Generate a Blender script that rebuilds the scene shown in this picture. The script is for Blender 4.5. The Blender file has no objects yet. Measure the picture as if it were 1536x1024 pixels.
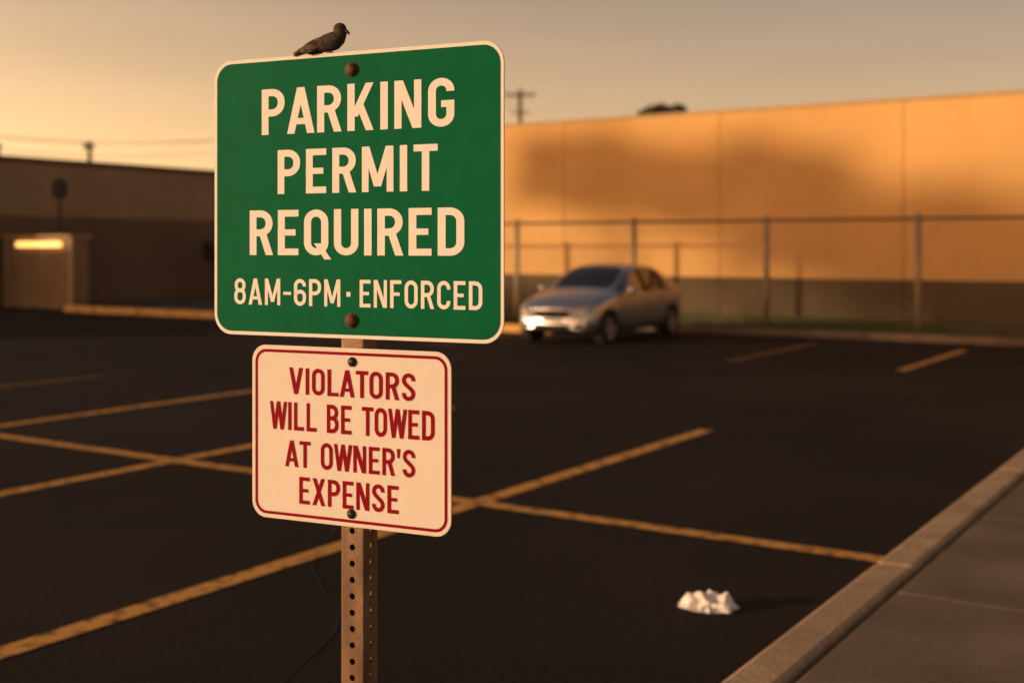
import bpy, bmesh, math, random
from mathutils import Vector, Matrix, noise
from mathutils.bvhtree import BVHTree
random.seed(7)
scene = bpy.context.scene
COL = scene.collection
TH = math.radians(-32.85)      # parking-lot frame: local x = across stalls, y = along stalls
R = math.radians

# ------------------------------------------------------------------ materials
def mat(name, col, rough=0.7, metal=0.0, nscale=0, var=0.0, col2=None, bump=0.0, bscale=None,
        coat=0.0, spec=0.5, detail=6, thresh=None, trans=0.0, emis=None, estr=0.0, subs=0.0, stretch=None):
    m = bpy.data.materials.new(name); m.use_nodes = True
    nt = m.node_tree; N = nt.nodes; L = nt.links
    p = N["Principled BSDF"]
    p.inputs["Base Color"].default_value = (*col, 1)
    p.inputs["Roughness"].default_value = rough
    p.inputs["Metallic"].default_value = metal
    p.inputs["Specular IOR Level"].default_value = spec
    p.inputs["Coat Weight"].default_value = coat
    p.inputs["Transmission Weight"].default_value = trans
    if subs:
        p.inputs["Subsurface Weight"].default_value = subs
        p.inputs["Subsurface Radius"].default_value = (0.03, 0.025, 0.02)
    if emis:
        p.inputs["Emission Color"].default_value = (*emis, 1)
        p.inputs["Emission Strength"].default_value = estr
    if nscale or bump:
        tc = N.new("ShaderNodeTexCoord")
        mp = N.new("ShaderNodeMapping"); L.new(tc.outputs["Object"], mp.inputs[0])
        if stretch: mp.inputs["Scale"].default_value = stretch
    if nscale:
        n = N.new("ShaderNodeTexNoise"); n.inputs["Scale"].default_value = nscale
        n.inputs["Detail"].default_value = detail
        L.new(mp.outputs[0], n.inputs["Vector"])
        cr = N.new("ShaderNodeValToRGB")
        lo, hi = thresh if thresh else (0.3, 0.7)
        cr.color_ramp.elements[0].position = lo; cr.color_ramp.elements[1].position = hi
        c2 = col2 if col2 else tuple(c*(1-var) for c in col)
        cr.color_ramp.elements[0].color = (*c2, 1); cr.color_ramp.elements[1].color = (*col, 1)
        L.new(n.outputs["Fac"], cr.inputs[0]); L.new(cr.outputs[0], p.inputs["Base Color"])
    if bump:
        b = N.new("ShaderNodeTexNoise"); b.inputs["Scale"].default_value = bscale or 200
        b.inputs["Detail"].default_value = 4
        L.new(mp.outputs[0], b.inputs["Vector"])
        bp = N.new("ShaderNodeBump"); bp.inputs["Strength"].default_value = bump
        bp.inputs["Distance"].default_value = 0.01
        L.new(b.outputs["Fac"], bp.inputs["Height"]); L.new(bp.outputs[0], p.inputs["Normal"])
    return m

# ------------------------------------------------------------------ helpers
def obj_from(name, verts, faces, mats, midx=None, parent=None, smooth=False):
    me = bpy.data.meshes.new(name)
    me.from_pydata([tuple(v) for v in verts], [], faces)
    for m in (mats if isinstance(mats, (list, tuple)) else [mats]): me.materials.append(m)
    if midx:
        for p, i in zip(me.polygons, midx): p.material_index = i
    if smooth:
        for p in me.polygons: p.use_smooth = True
    me.update()
    o = bpy.data.objects.new(name, me); COL.objects.link(o)
    if parent: o.parent = parent
    return o

def empty(name, loc=(0,0,0), rz=0.0):
    e = bpy.data.objects.new(name, None); COL.objects.link(e)
    e.location = loc; e.rotation_euler = (0,0,rz); e.empty_display_size = 0.2
    return e

class MB:
    """mesh builder"""
    def __init__(s): s.v=[]; s.f=[]; s.m=[]
    def add(s, vs, fs, mi=0):
        o=len(s.v); s.v+= [tuple(v) for v in vs]; s.f+=[tuple(i+o for i in f) for f in fs]; s.m+=[mi]*len(fs)
    def box(s, x0,x1,y0,y1,z0,z1, mi=0, bev=0.0):
        if bev:
            bm=bmesh.new()
            bmesh.ops.create_cube(bm,size=1)
            for v in bm.verts:
                v.co=Vector((x0+(v.co.x+.5)*(x1-x0), y0+(v.co.y+.5)*(y1-y0), z0+(v.co.z+.5)*(z1-z0)))
            bmesh.ops.bevel(bm,geom=list(bm.edges),offset=bev,segments=2,affect='EDGES',profile=0.5)
            bm.verts.index_update()
            s.add([v.co.copy() for v in bm.verts],[[v.index for v in f.verts] for f in bm.faces],mi); bm.free(); return
        vs=[(x0,y0,z0),(x1,y0,z0),(x1,y1,z0),(x0,y1,z0),(x0,y0,z1),(x1,y0,z1),(x1,y1,z1),(x0,y1,z1)]
        s.add(vs,[(0,3,2,1),(4,5,6,7),(0,1,5,4),(1,2,6,5),(2,3,7,6),(3,0,4,7)],mi)
    def quad(s,a,b,c,d,mi=0): s.add([a,b,c,d],[(0,1,2,3)],mi)
    def cyl(s,p0,p1,r0,r1=None,n=12,mi=0,caps=True):
        r1=r0 if r1 is None else r1
        p0=Vector(p0);p1=Vector(p1);d=(p1-p0).normalized()
        a=d.orthogonal().normalized();b=d.cross(a)
        vs=[]
        for p,r in((p0,r0),(p1,r1)):
            for i in range(n):
                t=2*math.pi*i/n; vs.append(p+a*math.cos(t)*r+b*math.sin(t)*r)
        fs=[(i,(i+1)%n,n+(i+1)%n,n+i) for i in range(n)]
        if caps: fs+=[tuple(reversed(range(n))),tuple(range(n,2*n))]
        s.add(vs,fs,mi)
    def ell(s,c,r,nu=16,nv=10,mi=0,rot=None):
        vs=[];fs=[]
        for j in range(nv+1):
            ph=math.pi*j/nv
            for i in range(nu):
                t=2*math.pi*i/nu
                v=Vector((math.sin(ph)*math.cos(t)*r[0],math.sin(ph)*math.sin(t)*r[1],math.cos(ph)*r[2]))
                if rot: v=rot@v
                vs.append(v+Vector(c))
        for j in range(nv):
            for i in range(nu):
                fs.append((j*nu+i,(j+1)*nu+i,(j+1)*nu+(i+1)%nu,j*nu+(i+1)%nu))
        s.add(vs,fs,mi)
    def obj(s,name,mats,parent=None,smooth=False):
        return obj_from(name,s.v,s.f,mats,s.m,parent,smooth)

def lot(o): o.rotation_euler=(0,0,TH); return o

# ------------------------------------------------------------------ world, sun
SX,SY=-0.97,-0.24
EL=R(7.5)
w=bpy.data.worlds.new("World"); scene.world=w; w.use_nodes=True
nt=w.node_tree; bg=nt.nodes["Background"]; N=nt.nodes; L=nt.links
sky=N.new("ShaderNodeTexSky"); sky.sky_type='NISHITA'; sky.sun_disc=False
sky.sun_elevation=EL; sky.sun_rotation=math.atan2(SX,SY)%(2*math.pi)
sky.air_density=1.0; sky.dust_density=2.0; sky.ozone_density=1.0
mx=N.new("ShaderNodeMix"); mx.data_type='RGBA'; mx.blend_type='MULTIPLY'
mx.inputs["Factor"].default_value=1.0
L.new(sky.outputs[0],mx.inputs["A"]); mx.inputs["B"].default_value=(1.10,0.66,0.52,1)
# low warm haze: dust layer hugging the horizon, thicker towards the sun
def M(op,a,b=None):
    n=N.new("ShaderNodeMath"); n.operation=op
    for i,x in enumerate((a,b)):
        if x is None: continue
        if isinstance(x,(int,float)): n.inputs[i].default_value=x
        else: L.new(x,n.inputs[i])
    return n.outputs[0]
tc=N.new("ShaderNodeTexCoord"); sp=N.new("ShaderNodeSeparateXYZ"); L.new(tc.outputs["Generated"],sp.inputs[0])
z=M('MAXIMUM',sp.outputs[2],0.0)
hz=M('EXPONENT',M('DIVIDE',z,-0.15))
ca=M('ADD',M('MULTIPLY',sp.outputs[0],SX),M('MULTIPLY',sp.outputs[1],SY))
az=M('EXPONENT',M('MULTIPLY',M('SUBTRACT',M('MINIMUM',ca,0.22),0.156),1.6))
k=M('MULTIPLY',M('MULTIPLY',hz,az),1.46/0.15)
hc=N.new("ShaderNodeVectorMath"); hc.operation='SCALE'; hc.inputs[0].default_value=(1.0,0.61,0.27); L.new(k,hc.inputs["Scale"])
ad=N.new("ShaderNodeVectorMath"); ad.operation='ADD'; L.new(mx.outputs["Result"],ad.inputs[0]); L.new(hc.outputs[0],ad.inputs[1])
# faint streaky cirrus
mpn=N.new("ShaderNodeMapping"); mpn.inputs["Scale"].default_value=(1.5,1.5,14); mpn.inputs["Rotation"].default_value=(0.05,0.12,0)
L.new(tc.outputs["Generated"],mpn.inputs[0])
cn=N.new("ShaderNodeTexNoise"); cn.inputs["Scale"].default_value=1.6; cn.inputs["Detail"].default_value=5; L.new(mpn.outputs[0],cn.inputs["Vector"])
cm=N.new("ShaderNodeMapRange"); cm.inputs[1].default_value=0.35; cm.inputs[2].default_value=0.7; cm.inputs[3].default_value=0.97; cm.inputs[4].default_value=1.06
L.new(cn.outputs["Fac"],cm.inputs[0])
cs=N.new("ShaderNodeVectorMath"); cs.operation='SCALE'; L.new(ad.outputs[0],cs.inputs[0]); L.new(cm.outputs[0],cs.inputs["Scale"])
L.new(cs.outputs[0],bg.inputs[0]); bg.inputs[1].default_value=0.15

sl=bpy.data.lights.new("sun","SUN"); sl.energy=3.7; sl.angle=R(0.9); sl.color=(1.0,0.67,0.37)
so=bpy.data.objects.new("sun",sl); COL.objects.link(so)
h=Vector((-SX,-SY,0)).normalized()
d=Vector((h.x*math.cos(EL),h.y*math.cos(EL),-math.sin(EL)))
so.rotation_euler=d.to_track_quat('-Z','Y').to_euler(); so.location=(-20,-5,8)

# ------------------------------------------------------------------ camera
cd=bpy.data.cameras.new("camera"); cam=bpy.data.objects.new("camera",cd); COL.objects.link(cam)
cam.location=(0,0,1.7); cam.rotation_euler=(R(90),0,0)
cd.sensor_width=36; cd.lens=1800/1536*36; cd.shift_y=-142/1536
cd.clip_end=3000; cd.dof.use_dof=True; cd.dof.focus_distance=2.5; cd.dof.aperture_fstop=2.5
cd.dof.aperture_blades=0
scene.camera=cam
scene.view_settings.view_transform='Standard'; scene.view_settings.look='None'; scene.view_settings.exposure=0

# ------------------------------------------------------------------ ground
m_ground=mat("dry_ground",(0.10,0.085,0.055),0.95,nscale=0.6,var=0.4,bump=0.5,bscale=8)
m_asph=mat("asphalt",(0.033,0.027,0.024),0.92,nscale=0.45,col2=(0.017,0.015,0.014),bump=0.4,bscale=140,spec=0.10,detail=12)
def speckle(m,scale,amt):
    nt=m.node_tree;N=nt.nodes;L=nt.links;p=N["Principled BSDF"]
    src=p.inputs["Base Color"].links[0].from_socket
    n=N.new("ShaderNodeTexNoise");n.inputs["Scale"].default_value=scale;n.inputs["Detail"].default_value=3
    tc=N.new("ShaderNodeTexCoord");L.new(tc.outputs["Object"],n.inputs["Vector"])
    r=N.new("ShaderNodeMapRange");r.inputs[1].default_value=0.35;r.inputs[2].default_value=0.7
    r.inputs[3].default_value=1-amt;r.inputs[4].default_value=1+amt
    L.new(n.outputs["Fac"],r.inputs[0])
    v=N.new("ShaderNodeVectorMath");v.operation='SCALE'
    L.new(src,v.inputs[0]);L.new(r.outputs[0],v.inputs["Scale"]);L.new(v.outputs[0],p.inputs["Base Color"])
speckle(m_asph,70,0.6)
g=MB(); g.quad((-1500,-1500,-0.02),(1500,-1500,-0.02),(1500,1500,-0.02),(-1500,1500,-0.02)); lot(g.obj("ground",m_ground))
g=MB(); g.quad((-62,-60,0),(-1.7,-60,0),(-1.7,22.0,0),(-62,22.0,0)); lot(g.obj("asphalt_parking_lot",m_asph))
m_tar=mat("crack_tar",(0.010,0.009,0.009),0.6,nscale=8,var=0.3,spec=0.2)
g=MB(); rc=random.Random(4)
def crack(x,y,ang,n,stp,wd):
    pts=[]
    for i in range(n):
        pts.append((x,y)); ang+=rc.gauss(0,.22); x+=math.cos(ang)*stp; y+=math.sin(ang)*stp
    for (xa,ya),(xb,yb) in zip(pts[:-1],pts[1:]):
        dx,dy=xb-xa,yb-ya; l=math.hypot(dx,dy); nx,ny=-dy/l*wd,dx/l*wd
        g.quad((xa-nx,ya-ny,.0025),(xb-nx,yb-ny,.0025),(xb+nx,yb+ny,.0025),(xa+nx,ya+ny,.0025))
crack(-3.2,3.2,1.9,26,.22,.006); crack(-2.2,8.5,2.9,60,.25,.009); crack(-8,3.4,1.2,40,.25,.008); crack(-5.5,11.5,.4,20,.25,.01); crack(-14,12,.1,50,.3,.012)
lot(g.obj("asphalt_cracks",m_tar))

# painted markings : worn yellow
m_line=mat("worn_yellow_paint",(0.68,0.36,0.085),0.75,nscale=11,col2=(0.16,0.09,0.035),thresh=(0.34,0.50),bump=0.2,bscale=150,detail=12,spec=0.15)
m_line2=mat("faded_yellow_paint",(0.34,0.18,0.05),0.8,nscale=9,col2=(0.05,0.04,0.03),thresh=(0.38,0.6),bump=0.2,bscale=150,detail=10,spec=0.15)
LW=0.07
g=MB()
def lnA(b,a0,a1,z=0.004,mi=0,wd=LW): g.quad((b-wd,a0,z),(b+wd,a0,z),(b+wd,a1,z),(b-wd,a1,z),mi)
for b in (-4.52,-7.43,-10.25,-13.1,-15.9,-18.7): lnA(b,0.6 if b<-5 else 1.0,10.33, mi=0 if b>-12 else 1)
g.quad((-40,6.55-LW,0.008),(-1.72,6.55-LW,0.008),(-1.72,6.55+LW,0.008),(-40,6.55+LW,0.008),0)
for b in (-4.45,): lnA(b,16.7,20.6)
for b in (-6.95,-12.5,-15.2,-17.9): lnA(b,16.7,20.6,mi=1)
lot(g.obj("parking_lines",[m_line,m_line2]))

# kerbs and sidewalk
m_conc=mat("kerb_concrete",(0.55,0.40,0.25),0.9,nscale=4,col2=(0.38,0.28,0.18),bump=0.35,bscale=120,detail=10,spec=0.15)
m_walk=mat("sidewalk_concrete",(0.25,0.19,0.14),0.92,nscale=1.6,var=0.45,bump=0.4,bscale=160,detail=12,spec=0.15)
speckle(m_walk,100,0.3); speckle(m_conc,60,0.25)
g=MB()
a=-30.0
while a<22.0:
    g.box(-1.72,-1.535,a,min(a+2.99,22.0),-0.05,0.135,0,bev=0.022); a+=3.0
g.box(-1.53,-1.495,-30,22,-0.05,0.09)
lot(g.obj("concrete_kerb",m_conc))
g=MB(); a=5.54-1.8*18
while a<22:
    g.box(-1.49,0.75,a+0.006,a+1.794,-0.05,0.13,0,bev=0.008); a+=1.8
g.box(-1.485,0.745,-26,21.9,-0.05,0.112)
lot(g.obj("sidewalk",m_walk))
# far kerb
g=MB(); b=-12.5
while b<-1.75:
    g.box(b,min(b+2.99,-1.75),22.0,22.16,-0.05,0.13,0,bev=0.018); b+=3.0
lot(g.obj("concrete_kerb",m_walk))
m_ykerb=mat("yellow_kerb_paint",(0.66,0.38,0.11),0.8,nscale=6,col2=(0.3,0.2,0.1),thresh=(0.35,0.5),bump=0.3,bscale=80)
g=MB(); b=-27.0
while b<-14.2:
    g.box(b,b+2.95,20.1,20.35,-0.05,0.15,0,bev=0.02); b+=3.0
lot(g.obj("painted_kerb",m_ykerb))

# grass strip
m_soil=mat("grass_soil",(0.05,0.06,0.022),0.95,nscale=3,var=0.5,bump=0.5,bscale=30)
m_blade=mat("grass_blades",(0.10,0.115,0.035),0.8,nscale=1.5,col2=(0.05,0.065,0.02))
g=MB(); g.quad((-24,22.16,0.05),(30,22.16,0.05),(30,26.52,0.05),(-24,26.52,0.05),0)
for i in range(26000):
    x=random.uniform(-20,0); y=random.uniform(22.2,26.45)
    hh=random.uniform(0.05,0.13); t=random.uniform(0,6.28); r=0.012
    dx,dy=math.cos(t)*r,math.sin(t)*r; lx,ly=random.uniform(-.04,.04),random.uniform(-.04,.04)
    g.add([(x-dx,y-dy,0.05),(x+dx,y+dy,0.05),(x+lx,y+ly,0.05+hh)],[(0,1,2)],1)
lot(g.obj("grass",[m_soil,m_blade]))

# ------------------------------------------------------------------ warehouse (right wall)
m_stucco=mat("tan_stucco",(0.72,0.44,0.17),0.92,nscale=0.5,col2=(0.60,0.37,0.145),bump=0.3,bscale=60,detail=10,spec=0.2)
m_stucco_j=mat("joint_sealant",(0.40,0.25,0.11),0.92,nscale=0.7,var=0.25,spec=0.2)
m_stucco_d=mat("base_band_dark",(0.105,0.08,0.05),0.92,nscale=0.7,var=0.25,bump=0.3,bscale=60,spec=0.2)  # darker tone for the band along the wall foot
m_cap=mat("parapet_cap",(0.50,0.34,0.17),0.6,nscale=2,var=0.2)
m_dark=mat("dark_metal",(0.05,0.045,0.04),0.6,nscale=4,var=0.3)
E=empty("warehouse_building",(0,0,0),TH)
g=MB(); g.box(-21.9,26,26.54,46,-0.05,4.84); g.obj("wall_core",m_stucco_j,E)
g=MB(); s0=-11.26-4.27*2; xs=[-22.0]+[s0+4.27*i for i in range(0,11)]
for x0,x1 in zip(xs[:-1],xs[1:]):
    g.box(x0+0.008,x1-0.008,26.5,26.56,0.98,4.86,0,bev=0.004)
g.obj("wall_panels",m_stucco,E)
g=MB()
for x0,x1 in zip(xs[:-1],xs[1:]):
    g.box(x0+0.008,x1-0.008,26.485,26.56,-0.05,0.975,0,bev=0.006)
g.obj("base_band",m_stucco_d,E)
g=MB(); g.box(-22.06,26.1,26.46,26.70,4.865,4.93,0,bev=0.01); g.obj("parapet_cap",m_cap,E)

# ------------------------------------------------------------------ left commercial building
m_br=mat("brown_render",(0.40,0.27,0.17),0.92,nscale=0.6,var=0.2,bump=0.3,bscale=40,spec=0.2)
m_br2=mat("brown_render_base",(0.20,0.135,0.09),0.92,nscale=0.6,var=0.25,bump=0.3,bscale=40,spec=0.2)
E=empty("commercial_building",(0,0,0),TH)
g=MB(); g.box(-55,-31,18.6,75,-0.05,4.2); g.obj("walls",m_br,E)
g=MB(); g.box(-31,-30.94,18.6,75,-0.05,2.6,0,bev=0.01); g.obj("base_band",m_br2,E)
g=MB(); g.box(-55.1,-30.88,18.5,75.1,4.2,4.32,0,bev=0.02); g.obj("parapet_cap",m_dark,E)
g=MB()
for a in (38,52): g.box(-30.94,-30.84,a,a+0.10,0.02,4.18)
g.obj("downspouts",m_br2,E)
g=MB()
for a in (36,47): 
    g.box(-30.935,-30.90,a,a+1.0,0.02,2.15); g.box(-30.898,-30.88,a+0.2,a+0.8,1.3,1.9,1)
g.obj("doors",[m_dark,m_br2],E)
g=MB(); g.box(-30.93,-30.6,28.6,29.3,1.35,1.9,0,bev=0.02); g.cyl((-30.8,28.95,0),(-30.8,28.95,1.35),0.03); g.obj("meter_box",m_dark,E)
g=MB(); g.cyl((-33.4,22.3,4.3),(-33.4,22.3,4.75),0.22); g.ell((-33.4,22.3,4.78),(.3,.3,.1)); g.obj("roof_vent",m_dark,E)

E=empty("street_lamp",Matrix.Rotation(TH,3,'Z')@Vector((-29.6,21.9,0)),TH)
g=MB(); g.cyl((0,0,0),(0,0,3.1),0.06,0.045,12); g.cyl((0,0,0),(0,0,.25),.12,.1,12); g.obj("column",m_dark,E)
g=MB(); g.box(-.16,.16,-.16,.16,3.1,3.55,0,bev=0.04); g.cyl((0,0,3.55),(0,0,3.7),.2,.03,12); g.obj("lantern",m_dark,E)

# utility shed with lit strip lamp
m_shed=mat("shed_panel",(0.30,0.20,0.12),0.7,nscale=2.5,var=0.3)
m_lamp=mat("lit_strip",(1.0,0.7,0.3),0.5,emis=(1.0,0.50,0.13),estr=2.2)
E=empty("utility_shed",(0,0,0),TH)
SB,SA=-27.62,20.85
g=MB()
g.box(SB-2.8,SB,SA,SA+0.5,0.0,1.95)
for i in range(13): g.box(SB-2.7+i*0.21,SB-2.7+i*0.21+0.12,SA-0.022,SA-0.002,0.12,1.6)
g.obj("walls",m_shed,E)
g=MB(); g.box(SB-2.9,SB+0.08,SA-0.16,SA+0.56,1.95,2.02,0,bev=0.02)
for x in (SB-2.86,SB+0.005): g.box(x,x+0.06,SA-0.10,SA-0.04,0,1.95)
g.obj("roof_and_posts",m_cap,E)
g=MB(); g.box(SB-2.35,SB-0.40,SA-0.12,SA-0.04,1.69,1.84,0,bev=0.02); g.obj("strip_lamp",m_lamp,E)

# ------------------------------------------------------------------ utility poles and wires
m_wood=mat("pole_wood",(0.20,0.14,0.10),0.9,nscale=6,var=0.4,stretch=(1,1,0.1))
def pole(x,y,hh,arm,r):
    E=empty("utility_pole",(x,y,0),0.1)
    g=MB(); g.cyl((0,0,0),(0,0,hh),r*1.2,r,12); g.obj("pole",m_wood,E)
    g=MB(); g.box(-arm,arm,-r-.09,-r,hh-0.35,hh-0.25)
    if arm>.5: g.box(-arm*.6,arm*.6,-r-.09,-r,hh-1.2,hh-1.12)
    for s in(-.9,-.4,.4,.9): g.cyl((s*arm,-r-.045,hh-0.25),(s*arm,-r-.045,hh-0.12),0.03,0.04,8)
    g.obj("crossarms",m_wood,E)
    return E
pole(0.40,60,9.55,0.75,0.11)
pole(-17.6,50,6.1,0.22,0.09)
g=MB()
def wire(p0,p1,sag,r=0.012,n=14):
    p0=Vector(p0);p1=Vector(p1);pr=None
    for i in range(n+1):
        t=i/n; p=p0.lerp(p1,t)-Vector((0,0,sag*4*t*(1-t)))
        if pr is not None: g.cyl(pr,p,r,n=5,caps=False)
        pr=p
for dz,dx in((0,-.2),(0,.2),(-.55,0)):
    wire((-46,40,9.0+dz),(-17.6+dx,49.87,6.0+dz),0.5)
    wire((-17.6+dx,49.87,6.0+dz),(0.4+dx*3,59.85,9.35+dz),0.7)
g.obj("power_lines",m_dark)

# ------------------------------------------------------------------ trees
m_bark=mat("bark",(0.08,0.06,0.045),0.95,nscale=8,var=0.5,bump=0.8,bscale=12,stretch=(1,1,0.3))
m_leaf=mat("leaves",(0.075,0.085,0.03),0.7,nscale=0.9,col2=(0.04,0.055,0.02))
def tree(x,y,base,top,rx,seed,leaves=5000,frame=TH,ls=0.11,tr=0.17,nc=26,flat=0.65,zr=(0.18,0.85)):
    rnd=random.Random(seed)
    g=MB()
    g.cyl((0,0,0),(0.1,0,base*0.6),tr,tr*.7,10); g.cyl((0.1,0,base*0.6),(0,0.1,base+0.4*(top-base)),tr*.7,tr*.35,10)
    clumps=[]
    for i in range(nc):
        t=rnd.uniform(0,6.28); rr=rx*math.sqrt(rnd.random())*0.85
        zz=base+(top-base)*rnd.uniform(*zr)
        c=Vector((rr*math.cos(t),rr*math.sin(t),zz)); clumps.append((c,rnd.uniform(0.16,0.3)*rx))
        if i<12:
            g.cyl((0.05,0.05,base*rnd.uniform(.85,1.0)),c,0.04,0.012,6,caps=False)
    for i in range(leaves):
        c,r=rnd.choice(clumps)
        while True:
            p=Vector((rnd.uniform(-1,1),rnd.uniform(-1,1),rnd.uniform(-1,1)))
            if p.length<1: break
        p=c+Vector((p.x*r,p.y*r,p.z*r*flat))
        if p.z>top or p.z<base-0.1: continue
        n=Vector((rnd.gauss(0,1),rnd.gauss(0,1),rnd.gauss(0,1))).normalized()
        a_=n.orthogonal().normalized()*ls; b_=n.cross(a_).normalized()*ls*0.55
        g.add([p-a_,p-b_,p+a_,p+b_],[(0,1,2,3)],1)
    o=g.obj("tree",[m_bark,m_leaf]); o.rotation_euler=(0,0,frame)
    o.location=Matrix.Rotation(frame,4,'Z')@Vector((x,y,0))
    return o
for i,(a,lo,nc,lv,zr,tp) in enumerate(((-22.7,11.3,34,4600,(.15,.75),13.6),(-25.6,11.3,44,6500,(.2,.85),13.7),(-28.9,10.9,60,9500,(.10,.80),13.5),
        (-32.2,10.5,80,13000,(.02,.80),13.4),(-35.6,10.5,80,13000,(.02,.80),13.4),(-39.2,10.5,80,13000,(.02,.80),13.4))):
    tree(-60,a,lo,tp,2.5,20+i,lv,ls=0.17,tr=0.10,nc=nc,zr=zr)  # unseen row, added and shaped to cast the shadow band on the wall
tree(6.3,50,5.0,7.75,2.1,55,7000,frame=0.0,ls=0.10)

# unseen low building, added to shade the lower left of the wall
E=empty("wall_shade_block",(0,0,0),TH)
g=MB(); g.box(-58,-46.5,-15,-5.0,-0.05,6.3); g.obj("walls",m_br,E)
g=MB(); g.box(-58.1,-46.4,-15.1,-4.9,6.3,6.42,0,bev=0.02); g.obj("parapet_cap",m_dark,E)
g=MB()
for a in (-14,-11,-8): g.box(-46.5,-46.45,a,a+2.4,0.0,2.8)
g.obj("shade_block_doors",m_dark,E)

# ------------------------------------------------------------------ chain-link fence
m_galv=mat("galvanised_steel",(0.40,0.31,0.21),0.6,metal=0.2,nscale=5,var=0.35)
E=empty("chain_link_fence",(0,0,0),TH)
FA=23.6; FH=2.27
g=MB(); posts=[-5.95+3.05*i for i in range(-5,9)]
for b in posts:
    g.cyl((b,FA,0),(b,FA,FH+0.02),0.058,n=14); g.ell((b,FA,FH+0.03),(0.068,0.068,0.04),12,6)
g.obj("posts",m_galv,E,True)
g=MB(); g.cyl((posts[0],FA,FH-0.03),(posts[-1],FA,FH-0.03),0.03,n=10); g.cyl((posts[0],FA,0.12),(posts[-1],FA,0.12),0.006,n=6); g.obj("top_rail",m_dark,E,True)
g=MB(); x0,x1=posts[0],posts[-1]; sp=0.09; z0,z1=0.08,FH-0.05; H=z1-z0; wd=0.0018
n=int((x1-x0+H)/sp)
for i in range(n):
    for s in (1,-1):
        xa=x0-H+i*sp if s==1 else x0+i*sp
        xb=xa+s*H
        pa=[xa,z0]; pb=[xb,z1]
        if s==1:
            if xa<x0: pa=[x0,z0+(x0-xa)]
            if xb>x1: pb=[x1,z1-(xb-x1)]
        else:
            if xb<x0: pb=[x0,z1-(x0-xb)]
            if xa>x1: pa=[x1,z0+(xa-x1)]
        if pb[1]<=pa[1]: continue
        yy=FA-0.065+s*0.003
        g.quad((pa[0]-wd,yy,pa[1]),(pa[0]+wd,yy,pa[1]),(pb[0]+wd,yy,pb[1]),(pb[0]-wd,yy,pb[1]))
g.obj("wire_mesh",m_galv,E)

# ------------------------------------------------------------------ letters
T=0.155
def arc(cx,cy,rx,ry,a0,a1,n=14):
    return [(cx+rx*math.cos(R(a0+(a1-a0)*i/n)),cy+ry*math.sin(R(a0+(a1-a0)*i/n))) for i in range(n+1)]
def ribbon(pts,t=None,closed=False):
    t=T if t is None else t
    P=[Vector(p) for p in pts]
    Q=[P[0]]
    for p in P[1:]:
        if (p-Q[-1]).length>1e-4: Q.append(p)
    if closed and (Q[0]-Q[-1]).length<1e-3: Q.pop()
    P=Q; n=len(P); Lf=[];Rt=[]
    for i in range(n):
        if closed: d0=(P[i]-P[i-1]).normalized(); d1=(P[(i+1)%n]-P[i]).normalized()
        else:
            d0=(P[i]-P[i-1]).normalized() if i>0 else (P[1]-P[0]).normalized()
            d1=(P[i+1]-P[i]).normalized() if i<n-1 else d0
        n0=Vector((-d0.y,d0.x)); n1=Vector((-d1.y,d1.x)); m=(n0+n1)
        if m.length<1e-4: m=n0
        m.normalize(); k=1/max(0.5,m.dot(n0))
        Lf.append(P[i]+m*k*t/2); Rt.append(P[i]-m*k*t/2)
    out=[]
    for i in range(n if closed else n-1):
        j=(i+1)%n; out.append([Rt[i],Rt[j],Lf[j],Lf[i]])
    return out
def rect(x0,y0,x1,y1): return [[Vector((x0,y0)),Vector((x1,y0)),Vector((x1,y1)),Vector((x0,y1))]]
def dia(x0,y0,x1,y1,wh=None):
    wh=T*1.06 if wh is None else wh
    if y0>y1: x0,y0,x1,y1=x1,y1,x0,y0
    return [[Vector((x0-wh/2,y0)),Vector((x0+wh/2,y0)),Vector((x1+wh/2,y1)),Vector((x1-wh/2,y1))]]
def stad(W,y0,y1,x0=0.0,ry=None,t=None):
    t=T if t is None else t
    h=t/2; rx=W/2-h; cx=x0+W/2; ry=ry or min(rx*1.05,(y1-y0)/2-h)
    return arc(cx,y1-h-ry,rx,ry,0,180)+arc(cx,y0+h+ry,rx,ry,180,360)
def bowl(W,y0,y1,t=None):
    t=T if t is None else t
    h=t/2; r=min((y1-y0)/2-h,W*0.42-h*0.2)
    return [(h,y1-h)]+arc(W-h-r,y1-h-r,r,r,90,0,10)+arc(W-h-r,y0+h+r,r,r,0,-90,10)+[(h,y0+h)]
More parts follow.
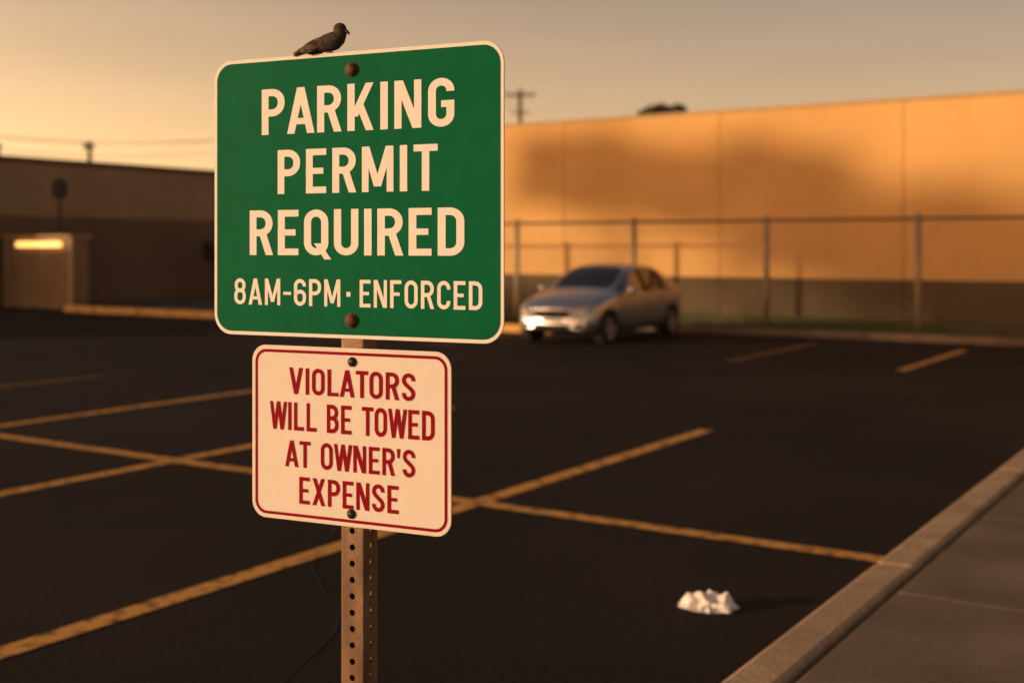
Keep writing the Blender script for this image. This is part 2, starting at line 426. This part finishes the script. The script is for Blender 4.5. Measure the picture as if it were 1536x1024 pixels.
def glyph(c):
    h=T/2; W=0.52; S=[]
    if c=='P': S=[rect(0,0,T,1),ribbon(bowl(W,0.40,1))]
    elif c=='R': S=[rect(0,0,T,1),ribbon(bowl(W,0.42,1)),dia(W*0.56,0.5,W-h*0.9,0)]
    elif c=='D': S=[rect(0,0,T,1),ribbon(bowl(W,0,1))]
    elif c=='B': S=[rect(0,0,T,1),ribbon(bowl(W*.97,0.45,1)),ribbon(bowl(W,0,0.60))]
    elif c in'EFL':
        W=0.46; S=[rect(0,0,T,1)]
        if c!='L': S+=[rect(0,1-T*.95,W,1),rect(0,.5-T*.42,W*.86,.5+T*.45)]
        if c!='F': S+=[rect(0,0,W,T*.95)]
    elif c=='I': W=T; S=[rect(0,0,T,1)]
    elif c=='T': W=0.50; S=[rect(0,1-T*.95,W,1),rect(W/2-h,0,W/2+h,1)]
    elif c=='K': W=0.56; S=[rect(0,0,T,1),dia(T*.9,0.30,W-h*1.15,1),dia(W*.46,0.56,W-h*1.1,0)]
    elif c=='N': W=0.55; S=[rect(0,0,T*.95,1),rect(W-T*.95,0,W,1),dia(h*1.15,1,W-h*1.15,0,T*1.15)]
    elif c=='M': W=0.68; S=[rect(0,0,T*.93,1),rect(W-T*.93,0,W,1),dia(h*1.1,1,W/2,0.12,T*1.0),dia(W-h*1.1,1,W/2,0.12,T*1.0)]
    elif c=='A': W=0.60; S=[dia(h,0,W/2,1),dia(W-h,0,W/2,1),rect(W*.2,0.20,W*.8,0.20+T*.85)]
    elif c=='V': W=0.58; S=[dia(h,1,W/2,0),dia(W-h,1,W/2,0)]
    elif c=='W': W=0.80; S=[dia(h*.95,1,W*.29,0,T*.98),dia(W/2,1,W*.29,0,T*.98),dia(W/2,1,W*.71,0,T*.98),dia(W-h*.95,1,W*.71,0,T*.98)]
    elif c=='X': W=0.56; S=[dia(h*1.1,0,W-h*1.2,1,T*1.1),dia(W-h*1.1,0,h*1.2,1,T*1.1)]
    elif c=='O': W=0.53; S=[ribbon(stad(W,0,1),closed=True)]
    elif c=='Q': W=0.53; S=[ribbon(stad(W,0,1),closed=True),dia(W*.55,0.26,W*.98,-0.09,T*.95)]
    elif c=='U': S=[ribbon([(h,1)]+arc(W/2,W/2,W/2-h,W/2-h,180,360)+[(W-h,1)])]
    elif c=='C': rx=W/2-h; S=[ribbon(arc(W/2,1-h-rx,rx,rx,-12,180)+arc(W/2,h+rx,rx,rx,180,372))]
    elif c=='G': rx=W/2-h; S=[ribbon(arc(W/2,1-h-rx,rx,rx,-5,180)+arc(W/2,h+rx,rx,rx,180,360)+[(W-h,0.53)]),rect(W*.5,0.40,W,0.40+T*.9)]
    elif c=='S':
        rx=W/2-h; ry=0.185; yt=1-h-ry; yb=h+ry
        mid=[]
        for i in range(1,14):
            t=i/14; p0,p1,p2,p3=(h,yt),(h,yt-.19),(W-h,yb+.19),(W-h,yb)
            mid.append(tuple((1-t)**3*a+3*(1-t)**2*t*b+3*(1-t)*t*t*c_+t**3*d_ for a,b,c_,d_ in zip(p0,p1,p2,p3)))
        S=[ribbon(arc(W/2,yt,rx,ry,-8,180)+mid+arc(W/2,yb,rx,ry,0,-188))]
    elif c=='8': S=[ribbon(stad(W*.94,.46,1,W*.03),closed=True),ribbon(stad(W,0,.62),closed=True)]
    elif c=='6': rx=W/2-h; S=[ribbon(arc(W/2,1-h-rx,rx,rx,-5,180)+arc(W/2,h+rx,rx,rx,180,360)+arc(W/2,.60-h-rx*.8,rx,rx*.8,0,165))]
    elif c=='-': W=0.34; S=[rect(0,.40,W,.40+T*.8)]
    elif c=='.': W=0.16; S=[rect(0,.38,W,.38+.17)]
    elif c=="'": W=0.15; S=[[[Vector((.02,.66)),Vector((.11,.66)),Vector((W,1)),Vector((0,1))]]]
    elif c==' ': W=0.22
    return W,S
def text(name,s,x0,x1,z0,z1,y,m,parent,gap=0.135):
    H=z1-z0; adv=0; items=[]
    for i,c in enumerate(s):
        W,S=glyph(c); 
        if i>0:
            pr=s[i-1]+c
            k=gap*(0.45 if pr in('PA','LA','AT','TO','AR','WI','OW','TA','WE','WN') else (0.8 if c=="'" or s[i-1]=="'" else 1))
            adv+=k
        items.append((adv,S)); adv+=W
    sx=(x1-x0)/adv; g=MB()
    for ax,S in items:
        for k,st in enumerate(S):
            for q in st:
                g.add([(x0+(p.x+ax)*sx, y-0.00012*k, z0+p.y*H) for p in q],[(0,1,2,3)])
    return g.obj(name,m,parent)

def rrect(x0,x1,z0,z1,r,n=10):
    pts=[]
    for cx,cz,a0 in((x1-r,z1-r,0),(x0+r,z1-r,90),(x0+r,z0+r,180),(x1-r,z0+r,270)):
        for i in range(n+1):
            t=R(a0+90*i/n); pts.append((cx+r*math.cos(t),cz+r*math.sin(t)))
    return pts
def plate(name,x0,x1,z0,z1,r,yf,yb,mats,parent):
    p=rrect(x0,x1,z0,z1,r); n=len(p); b=0.0008
    pi=rrect(x0+b,x1-b,z0+b,z1-b,r-b)
    vs=[(x,yf,z) for x,z in pi]+[(x,yf+b,z) for x,z in p]+[(x,yb,z) for x,z in p]
    fs=[tuple(reversed(range(n)))]+[tuple(range(2*n,3*n))]; mi=[0,1]
    for k in(0,1):
        for i in range(n):
            j=(i+1)%n; fs.append((k*n+i,k*n+j,(k+1)*n+j,(k+1)*n+i)); mi.append(1 if k else 0)
    return obj_from(name,vs,fs,mats,mi,parent)
def face(name,x0,x1,z0,z1,r,y,m,parent):
    p=rrect(x0,x1,z0,z1,r); return obj_from(name,[(x,y,z) for x,z in p],[tuple(reversed(range(len(p))))],m,None,parent)
def ringf(name,x0,x1,z0,z1,r,wd,y,m,parent):
    p=rrect(x0,x1,z0,z1,r); q=rrect(x0+wd,x1-wd,z0+wd,z1-wd,r-wd); n=len(p)
    return obj_from(name,[(x,y,z) for x,z in p+q],[(i,(i+1)%n,n+(i+1)%n,n+i) for i in range(n)],m,None,parent)
def bolt(name,x,z,r,y,m,parent):
    g=MB(); g.cyl((x,y,z),(x,y-0.0022,z),r,r*0.97,24)
    g.ell((x,y-0.0022,z),(r*0.78,r*0.55,r*0.78),20,12); g.cyl((x,y+0.01,z),(x,y,z),r*0.4)
    return g.obj(name,m,parent,True)

m_white=mat("white_sheeting",(0.76,0.73,0.70),0.55,nscale=700,col2=(0.62,0.58,0.54),spec=0.08,detail=2,thresh=(0.38,0.62),bump=0.15,bscale=700)
m_whitetxt=mat("white_legend",(0.76,0.76,0.75),0.55,nscale=40,var=0.07,spec=0.08)
m_green=mat("green_sheeting",(0.001,0.120,0.055),0.6,nscale=14,col2=(0.001,0.100,0.046),spec=0.04,detail=8)
m_red=mat("red_legend",(0.25,0.003,0.014),0.6,nscale=60,var=0.12,spec=0.04)
m_alu=mat("aluminium_back",(0.45,0.42,0.38),0.5,metal=0.8,nscale=20,var=0.2)
m_rust=mat("rusty_bolt",(0.14,0.05,0.028),0.6,metal=0.3,nscale=180,col2=(0.05,0.022,0.015),bump=0.3,bscale=400)
m_bolt=mat("dark_bolt",(0.05,0.045,0.04),0.5,metal=0.5,nscale=150,var=0.4)
m_post=mat("weathered_steel_post",(0.22,0.135,0.08),0.5,metal=0.3,nscale=26,col2=(0.11,0.062,0.036),bump=0.15,bscale=300,detail=10,stretch=(1,1,0.35))

SP=(-0.341,2.55,1.7); SR=math.atan2(-0.418,0.909)
E=empty("parking_permit_sign",SP,SR)
plate("panel",-0.362,0.358,-0.1955,0.415,0.046,0,0.0025,[m_whitetxt,m_alu],E)
face("green_field",-0.354,0.350,-0.1875,0.407,0.039,-0.0006,m_green,E)
ty=-0.0012
text("legend_parking","PARKING",-0.2314,0.2465,0.2455,0.3455,ty,m_whitetxt,E)
text("legend_permit","PERMIT",-0.1889,0.208,0.115,0.211,ty,m_whitetxt,E)
text("legend_required","REQUIRED",-0.2638,0.2694,-0.0185,0.080,ty,m_whitetxt,E,0.12)
T=0.14
text("legend_hours","8AM-6PM",-0.3057,-0.0272,-0.128,-0.070,ty,m_whitetxt,E,0.13)
text("legend_dot",".",-0.012,-0.002,-0.128,-0.070,ty,m_whitetxt,E)
text("legend_enforced","ENFORCED",0.021,0.3101,-0.128,-0.070,ty,m_whitetxt,E,0.13)
bolt("bolt_upper",0.001,0.3755,0.0165,-0.0006,m_rust,E)
bolt("bolt_lower",0.001,-0.157,0.0165,-0.0006,m_rust,E)

E=empty("tow_warning_sign",SP,SR)
plate("panel",-0.258,0.239,-0.595,-0.2155,0.036,0,0.0025,[m_white,m_alu],E)
ringf("red_border",-0.249,0.230,-0.586,-0.2245,0.029,0.0065,-0.0006,m_red,E)
T=0.15
text("legend_violators","VIOLATORS",-0.159,0.1549,-0.320,-0.2625,-0.0008,m_red,E,0.12)
text("legend_towed","WILL BE TOWED",-0.21,0.2003,-0.399,-0.338,-0.0008,m_red,E,0.12)
text("legend_owners","AT OWNER'S",-0.1695,0.1549,-0.4785,-0.421,-0.0008,m_red,E,0.12)
text("legend_expense","EXPENSE",-0.1328,0.1152,-0.557,-0.4985,-0.0008,m_red,E,0.12)
bolt("bolt_upper",0.002,-0.2445,0.0105,-0.0006,m_bolt,E)
bolt("bolt_lower",0.0,-0.567,0.0105,-0.0006,m_bolt,E)

# perforated square post (real holes)
g=MB(); PW=0.029; cell=0.0347; yc=0.0028+PW; hr=0.0068
def cellface(org,ux,uz,wd,hh,r,nrm,mi=0):
    n=16; c=org+ux*wd/2+uz*hh/2
    sq=[]; 
    for i in range(n):
        t=2*math.pi*i/n+math.pi/4; dx,dz=math.cos(t),math.sin(t); k=1/max(abs(dx),abs(dz))
        sq.append(c+ux*dx*k*wd/2+uz*dz*k*hh/2)
    ci=[c+ux*math.cos(2*math.pi*i/n+math.pi/4)*r+uz*math.sin(2*math.pi*i/n+math.pi/4)*r for i in range(n)]
    cb=[p-nrm*0.003 for p in ci]
    g.add(sq+ci+cb,[(i,(i+1)%n,n+(i+1)%n,n+i) for i in range(n)]+[(n+i,n+(i+1)%n,2*n+(i+1)%n,2*n+i) for i in range(n)],mi)
X,Y,Z=Vector((1,0,0)),Vector((0,1,0)),Vector((0,0,1))
zt=0.385; nz=int((zt+1.62)/cell)
cr=0.004
for k in range(nz):
    z=zt-(k+1)*cell
    cellface(Vector((-PW+cr,yc-PW,z)),X,Z,2*PW-2*cr,cell,hr,-Y)
    cellface(Vector((PW,yc-PW+cr,z)),Y,Z,2*PW-2*cr,cell,hr,X)
    cellface(Vector((PW-cr,yc+PW,z)),-X,Z,2*PW-2*cr,cell,hr,Y)
    cellface(Vector((-PW,yc+PW-cr,z)),-Y,Z,2*PW-2*cr,cell,hr,-X)
zb=zt-nz*cell
for sx,sy in((-1,-1),(1,-1),(1,1),(-1,1)):
    cx,cy=sx*(PW-cr),yc+sy*(PW-cr); a0=math.degrees(math.atan2(sy,sx))-45
    pr=[(cx+cr*math.cos(R(a0+90*i/4)),cy+cr*math.sin(R(a0+90*i/4))) for i in range(5)]
    for p,q in zip(pr[:-1],pr[1:]): g.quad((p[0],p[1],zb),(q[0],q[1],zb),(q[0],q[1],zt),(p[0],p[1],zt))
o=g.obj("sign_post",m_post); o.location=SP; o.rotation_euler=(0,0,SR)

# ------------------------------------------------------------------ pigeon (sits on sign top edge)
m_bird=mat("pigeon_feathers",(0.075,0.055,0.044),0.75,nscale=160,col2=(0.035,0.026,0.022),bump=0.5,bscale=350,stretch=(0.4,1,1),spec=0.2)
m_wing=mat("pigeon_wing",(0.11,0.078,0.058),0.75,nscale=120,col2=(0.022,0.018,0.016),thresh=(0.42,0.55),bump=0.5,bscale=300,stretch=(0.35,1,1),spec=0.2)
m_beak=mat("pigeon_beak",(0.03,0.025,0.022),0.5,nscale=90,var=0.3)
m_foot=mat("pigeon_feet",(0.22,0.08,0.06),0.6,nscale=90,var=0.3)
m_eye=mat("pigeon_eye",(0.01,0.006,0.005),0.15,nscale=90,var=0.3)
E=empty("pigeon",SP,SR)
def bp(px,py):
    k=(px-768)/1800; t=(k*2.55+.341)/(.909+.418*k); return t,(370-py)/1800*(2.55-.418*t)
st=[(440,80.5,1.4,3),(449,78,2.6,5),(460,74.5,5.4,8),(470,71,8.2,11),(480,68,11,14),(490,65,13.5,15),(500,61.5,14.2,14),(507,56,12.4,11.5),(510,50,9.8,9),(510,45.5,8.8,8.2),(509,42,7.4,7)]
px2=0.00142
bm=bmesh.new(); rings=[]
pts=[]
for (px,py,rz,ry) in st:
    x,z=bp(px,py); pts.append((Vector((x,0.002,z)),rz*px2,ry*px2))
for i,(p,rz,ry) in enumerate(pts):
    d0=(pts[min(i+1,len(pts)-1)][0]-pts[max(i-1,0)][0]).normalized()
    up=Vector((-d0.z,0,d0.x)); ring=[]
    for k in range(16):
        t=2*math.pi*k/16; ring.append(bm.verts.new(p+up*math.cos(t)*rz+Vector((0,1,0))*math.sin(t)*ry))
    rings.append(ring)
for r0,r1 in zip(rings[:-1],rings[1:]):
    for k in range(16): bm.faces.new((r0[k],r0[(k+1)%16],r1[(k+1)%16],r1[k]))
bm.faces.new(rings[0]); bm.faces.new(list(reversed(rings[-1])))
bmesh.ops.recalc_face_normals(bm,faces=list(bm.faces))
me=bpy.data.meshes.new("body"); 
hx,hz=bp(509,43.5)
mtx=Matrix.Translation((hx,0.002,hz))@Matrix.Diagonal((10.6*px2,8.2*px2,9.2*px2,1))
bmesh.ops.create_uvsphere(bm,u_segments=20,v_segments=14,radius=1,matrix=mtx)
bx,bz=bp(517,46)
bmesh.ops.create_uvsphere(bm,u_segments=14,v_segments=10,radius=1,matrix=Matrix.Translation((bx,0.002,bz))@Matrix.Rotation(R(35),4,'Y')@Matrix.Diagonal((6*px2,3.4*px2,3.4*px2,1)))
bm.to_mesh(me); bm.free(); me.materials.append(m_bird)
o=bpy.data.objects.new("body",me); COL.objects.link(o)
rm=o.modifiers.new("r","REMESH"); rm.mode='VOXEL'; rm.voxel_size=0.0011
sm=o.modifiers.new("s","SMOOTH"); sm.iterations=3; sm.factor=0.5
o.parent=E
dg=bpy.context.evaluated_depsgraph_get(); me2=bpy.data.meshes.new_from_object(o.evaluated_get(dg)); o.modifiers.clear(); o.data=me2
for p in me2.polygons: p.use_smooth=True
g=MB()
for s in(-1,1):
    cx,cz=bp(478,69)
    g.ell((cx-0.002,0.002+s*0.0135,cz),(0.040,0.0075,0.0125),24,12,0,Matrix.Rotation(R(-20),3,'Y')@Matrix.Rotation(R(-4*s),3,'Z'))
    for k in range(4):
        c2=bp(456-k*1.5,75+k*1.2)
        g.ell((c2[0],0.002+s*(0.011-k*0.0018),c2[1]),(0.020,0.0016,0.004),12,6,0,Matrix.Rotation(R(-21-k*1.5),3,'Y'))
g.obj("wings",m_wing,E,True)
g=MB()
b0=bp(518,47); b1=bp(522,49.5); b2=bp(523.5,52)
g.cyl((b0[0],0.002,b0[1]),(b1[0],0.002,b1[1]),0.0042,0.0030,10); g.cyl((b1[0],0.002,b1[1]),(b2[0],0.002,b2[1]),0.0030,0.0010,10)
g.obj("beak",m_beak,E,True)
g=MB()
ex,ez=bp(513,42.5)
for s in(-1,1): g.ell((ex,0.002+s*0.0105,ez),(0.0017,0.0012,0.0017),10,8)
g.obj("eyes",m_eye,E,True)
g=MB()
for s in(-1,1):
    fx,fz=bp(493,76)
    g.cyl((fx,0.002+s*0.006,0.430),(fx+0.001,0.0015+s*0.004,0.4165),0.0016,0.0014,8)
    for t in(-0.7,0,0.7): g.cyl((fx+0.001,0.0015+s*0.004,0.4168),(fx+0.001+0.009*math.cos(t),0.0012+s*0.003+0.003*math.sin(t),0.4162),0.0013,0.0008,6)
    g.cyl((fx+0.001,0.0015+s*0.004,0.4168),(fx-0.006,0.0012+s*0.003,0.4162),0.0013,0.0008,6)
g.obj("feet",m_foot,E,True)

# ------------------------------------------------------------------ plastic bag
m_bag=mat("thin_white_plastic",(0.80,0.77,0.74),0.4,subs=0.25,nscale=20,var=0.06,spec=0.4)
NX,NY=180,130
vs=[];fs=[]
def fold(p): return 1-min(1.0,abs(noise.noise(p))*3.2)
def bagh(u,v):
    ang=math.atan2(v,u); rr=math.sqrt(u*u+v*v)
    edge=1-0.30*abs(noise.noise(Vector((math.cos(ang)*2.1,math.sin(ang)*2.1,2.2))))*2
    e=max(0.0,1-(rr/edge)**3.5)
    hump=(0.060*math.exp(-((u+.50)**2/.05+(v-.1)**2/.25))+0.044*math.exp(-((u-.58)**2/.04+(v-.15)**2/.2))
          +0.032*math.exp(-((u-.05)**2/.22+(v-.15)**2/.25)))
    r1=fold(Vector((u*1.3+v*1.6,v*1.2-u*.9,1.7)))
    r2=fold(Vector((u*2.6-v*1.9,v*2.2+u*1.1,5.1)))
    r3=noise.noise(Vector((u*5.0+v*2,v*5.0-u*2,9.3)))
    return (0.012+hump)*e**0.5*(0.70+0.30*r1)+e*(0.014*r1+0.010*r2+0.008*r3), e
for j in range(NY+1):
    for i in range(NX+1):
        u=-1+2*i/NX; v=-1+2*j/NY
        x=u*math.sqrt(1-v*v/2); y=v*math.sqrt(1-u*u/2)
        hh,e=bagh(x,y)
        ang=math.atan2(y,x); rad=1+0.22*noise.noise(Vector((math.cos(ang)*1.8,math.sin(ang)*1.8,4.4)))+0.10*noise.noise(Vector((math.cos(ang)*6,math.sin(ang)*6,1.4)))
        vs.append((x*0.140*rad+0.5*hh*noise.noise(Vector((x*2.2,y*2.2,8)))+0.25*hh*x, y*0.105*rad+0.6*hh*noise.noise(Vector((x*2.2,y*2.2,3))), 0.004+max(0.0,hh)))
for j in range(NY):
    for i in range(NX):
        a_=j*(NX+1)+i; fs.append((a_,a_+1,a_+NX+2,a_+NX+1))
o=obj_from("plastic_bag",vs,fs,m_bag,None,None,True); o.location=(0.925,5.66,0.001); o.rotation_euler=(0,0,R(-6))
so_=o.modifiers.new("thick","SOLIDIFY"); so_.thickness=0.002; so_.offset=1

# ------------------------------------------------------------------ car
m_paint=mat("silver_paint",(0.42,0.45,0.50),0.26,metal=0.75,coat=0.7,nscale=3,var=0.06)
m_glass=mat("dark_window_glass",(0.012,0.013,0.014),0.04,spec=0.9,coat=0.5,nscale=2,var=0.2)
m_rub=mat("tyre_rubber",(0.02,0.019,0.018),0.85,nscale=30,var=0.3)
m_blk=mat("black_trim",(0.012,0.012,0.012),0.6,nscale=20,var=0.3,spec=0.15)
m_rim=mat("alloy_rim",(0.42,0.40,0.38),0.35,metal=0.8,nscale=9,var=0.15)
m_chr=mat("chrome",(0.6,0.58,0.55),0.25,metal=1.0,nscale=9,var=0.05)
m_hl=mat("headlight_lens",(0.45,0.44,0.42),0.12,spec=0.6,coat=0.6,nscale=60,col2=(0.25,0.24,0.22))
m_plt=mat("number_plate_white",(0.45,0.45,0.43),0.5,nscale=60,var=0.2)
m_tl=mat("tail_lens",(0.25,0.01,0.01),0.15,coat=1.0,nscale=40,var=0.3)
CARX,CARY=-10.70,17.78
q=Matrix.Rotation(TH,3,'Z')@Vector((CARX,CARY,0))
CE=empty("parked_car",q,TH)
ST=[(0.00,.27,.66,.56,.62,.60,.56),
(0.06,.21,.74,.62,.71,.675,.62),
(0.20,.19,.79,.68,.76,.76,.66),
(0.60,.18,.835,.76,.79,.86,.66),
(0.98,.18,.845,.83,.80,.93,.66),
(1.08,.18,.845,.845,.80,.955,.655),
(1.40,.18,.845,.86,.80,1.16,.61),
(1.75,.18,.845,.865,.80,1.325,.575),
(2.05,.18,.845,.872,.80,1.365,.57),
(2.13,.18,.845,.875,.80,1.37,.57),
(2.55,.18,.845,.885,.80,1.365,.565),
(2.78,.18,.845,.89,.795,1.345,.56),
(2.86,.18,.845,.893,.795,1.335,.56),
(3.18,.19,.84,.905,.785,1.255,.55),
(3.34,.20,.83,.915,.775,1.185,.555),
(3.62,.22,.80,.93,.75,1.01,.60),
(3.76,.25,.74,.90,.70,.955,.58),
(3.83,.32,.64,.80,.60,.86,.48)]
bm=bmesh.new(); rows=[]
for (y,zl,wm,zb_,wb,zt_,wt) in ST:
    zm=zl+(zb_-zl)*0.5
    half=[(0,zl),(wm*.80,zl),(wm*.98,zl+.07),(wm,zm),(wb*1.015,zb_-.03),(wb*.985,zb_+.015 if zt_-zb_>.15 else zb_+.01),
          (wt+(wb-wt)*.10,zt_-.055*min(1,(zt_-zb_)/.3)),(wt*.93,zt_-.012),(wt*.5,zt_+.012),(0,zt_+.02)]
    full=[(x,z) for x,z in half]+[(-x,z) for x,z in reversed(half[1:-1])]
    rows.append([bm.verts.new((x,y+ (0.10*(abs(x)/.7)**2.5 if y<.3 else 0),z)) for x,z in full])
nc=len(rows[0])
for ri,(r0,r1) in enumerate(zip(rows[:-1],rows[1:])):
    y0=ST[ri][0]
    for c in range(nc):
        f=bm.faces.new((r0[c],r0[(c+1)%nc],r1[(c+1)%nc],r1[c]))
        cc=c if c<9 else nc-1-c
        mi=0
        if cc==5 and y0 in(1.08,1.40,1.75,2.13,2.55,2.86): mi=1
        if cc==5 and y0 in(2.05,2.78): mi=2
        if cc in(7,8) and y0 in(1.08,1.40): mi=1
        if cc in(7,8) and y0 in(3.18,3.34): mi=1
        if cc==0: mi=2
        f.material_index=mi
bm.faces.new(rows[0]); bm.faces.new(list(reversed(rows[-1])))
bmesh.ops.recalc_face_normals(bm,faces=list(bm.faces))
cl=bm.edges.layers.float.new("crease_edge")
for e in bm.edges:
    if len(e.link_faces)==2 and 0 in {f.material_index for f in e.link_faces} and len({f.material_index for f in e.link_faces})==2: e[cl]=0.85
for v in rows[0]:
    for e in v.link_edges:
        if all(x in rows[0] for x in e.verts): e[cl]=0.35
me=bpy.data.meshes.new("body"); bm.to_mesh(me); bm.free()
for m in(m_paint,m_glass,m_blk): me.materials.append(m)
body=bpy.data.objects.new("body",me); COL.objects.link(body)
sb=body.modifiers.new("s","SUBSURF"); sb.levels=3; sb.render_levels=3
cuts=[]
for wy in(0.66,3.17):
    g=MB(); g.cyl((-1.2,wy,.30),(-0.50,wy,.30),.335,n=40); g.cyl((0.50,wy,.30),(1.2,wy,.30),.335,n=40)
    c=g.obj("cut",m_blk); cuts.append(c)
    bo=body.modifiers.new("b","BOOLEAN"); bo.operation='DIFFERENCE'; bo.object=c; bo.solver='EXACT'
    try: bo.material_mode='TRANSFER'
    except Exception: pass
dg=bpy.context.evaluated_depsgraph_get(); dg.update()
me2=bpy.data.meshes.new_from_object(body.evaluated_get(dg)); body.modifiers.clear(); body.data=me2
for c in cuts: bpy.data.objects.remove(c)
for p in me2.polygons: p.use_smooth=True
try: me2.set_sharp_from_angle(angle=R(38))
except Exception as ex: print(ex)
body.parent=CE
bv=BVHTree.FromPolygons([v.co.copy() for v in me2.vertices],[tuple(p.vertices) for p in me2.polygons])
def patch(name,f,nu,nv,dr,off,m,g=None):
    own=g is None; g=g or MB(); dr=Vector(dr); grid={}
    for i in range(nu+1):
        for j in range(nv+1):
            loc,nr,ix,ds=bv.ray_cast(Vector(f(i/nu,j/nv)),dr)
            if loc is not None: grid[i,j]=loc-dr*off
    for i in range(nu):
        for j in range(nv):
            ks=[(i,j),(i+1,j),(i+1,j+1),(i,j+1)]
            if all(k in grid for k in ks): g.add([grid[k] for k in ks],[(0,1,2,3)])
    if own: return g.obj(name,m,CE,True)
FD=(0,1,0)
for s in(-1,1):
    patch("headlight",lambda u,v:(s*(.40+.33*u),-2,.525+.05*u*u+(.075+.075*u)*v),20,8,FD,.008,m_hl)
    patch("fog_recess",lambda u,v:(s*(.45+.15*u),-2,.30+.08*v),6,6,FD,.008,m_blk)
patch("grille",lambda u,v:((-.33+.66*u)*(0.88+.12*v),-2,.475+.125*v),20,12,FD,.008,m_blk)
for k in range(2):
    patch("grille_bar",lambda u,v:((-.31+.62*u),-2,.510+k*.042+.010*v),16,1,FD,.018,m_chr)
patch("grille_badge",lambda u,v:((-.045+.09*u),-2,.515+.05*v),3,3,FD,.026,m_chr)
patch("intake",lambda u,v:((-.38+.76*u)*(1-.1*v),-2,.265+.095*v),20,8,FD,.008,m_blk)
patch("number_plate",lambda u,v:((-.17+.34*u),-2,.385+.075*v),4,2,FD,.022,m_plt)
for s in(-1,1):
    patch("tail_light",lambda u,v:(s*(.45+.30*u),6,.68+.16*v),8,6,(0,-1,0),.006,m_tl)
    SD=(-s,0,0); g=MB()
    for (yy,za,zb_) in((1.12,.28,.84),(2.10,.24,.87),(2.84,.50,.88)):
        patch("",lambda u,v:(s*2,yy+.012*u-.0*v,za+(zb_-za)*v),1,16,SD,.003,None,g)
    patch("",lambda u,v:(s*2,1.12+1.72*u,.25+.010*v),20,1,SD,.003,None,g)
    patch("",lambda u,v:(s*2,1.05+2.3*u,.868+.012*v+.03*u),30,1,SD,.004,None,g)
    g.obj("door_seams",m_blk,CE)
    g=MB()
    for yy in(1.92,2.66): patch("",lambda u,v:(s*2,yy+.14*u,.765+.025*v),4,2,SD,.03,None,g)
    g.obj("door_handles",m_chr,CE,True)
    g=MB(); g.ell((s*.92,1.28,.93),(.10,.055,.07),16,10); g.box(s*.86-.05,s*.86+.05,1.26,1.31,.87,.90); g.obj("mirror",m_paint,CE,True)
    for wy in(0.66,3.17):
        g=MB(); cx=s*.735
        prof=[(.195,.09),(.25,.098),(.29,.092),(.302,.07),(.304,0),(.302,-.07),(.29,-.092),(.25,-.098),(.195,-.09)]
        n=40; vs=[]
        for (r,xx) in prof:
            for i in range(n):
                t=2*math.pi*i/n; vs.append((cx+xx,wy+r*math.cos(t),.304+r*math.sin(t)))
        g.add(vs,[(k*n+i,k*n+(i+1)%n,(k+1)*n+(i+1)%n,(k+1)*n+i) for k in range(len(prof)-1) for i in range(n)],0)
        g.cyl((cx-.03,wy,.304),(cx+.03,wy,.304),.195,n=n,mi=2)
        ox=cx+s*.055
        for k in range(7):
            t=2*math.pi*k/7; dv=Vector((0,math.cos(t),math.sin(t)))
            g.cyl(Vector((ox+s*.02,wy,.304))+dv*.03,Vector((ox+s*.005,wy,.304))+dv*.19,.026,.018,6,1)
        g.cyl((ox-.02,wy,.304),(ox+s*.035,wy,.304),.045,n=14,mi=1)
        vs=[]
        for i in range(n):
            t=2*math.pi*i/n; c_,s_=math.cos(t),math.sin(t)
            vs+= [(cx+s*.085,wy+.20*c_,.304+.20*s_),(cx+s*.07,wy+.175*c_,.304+.175*s_)]
        g.add(vs,[(2*i,2*i+1,(2*i+3)%(2*n),(2*i+2)%(2*n)) for i in range(n)],1)
        g.obj("wheel",[m_rub,m_rim,m_blk],CE,True)
print("done")
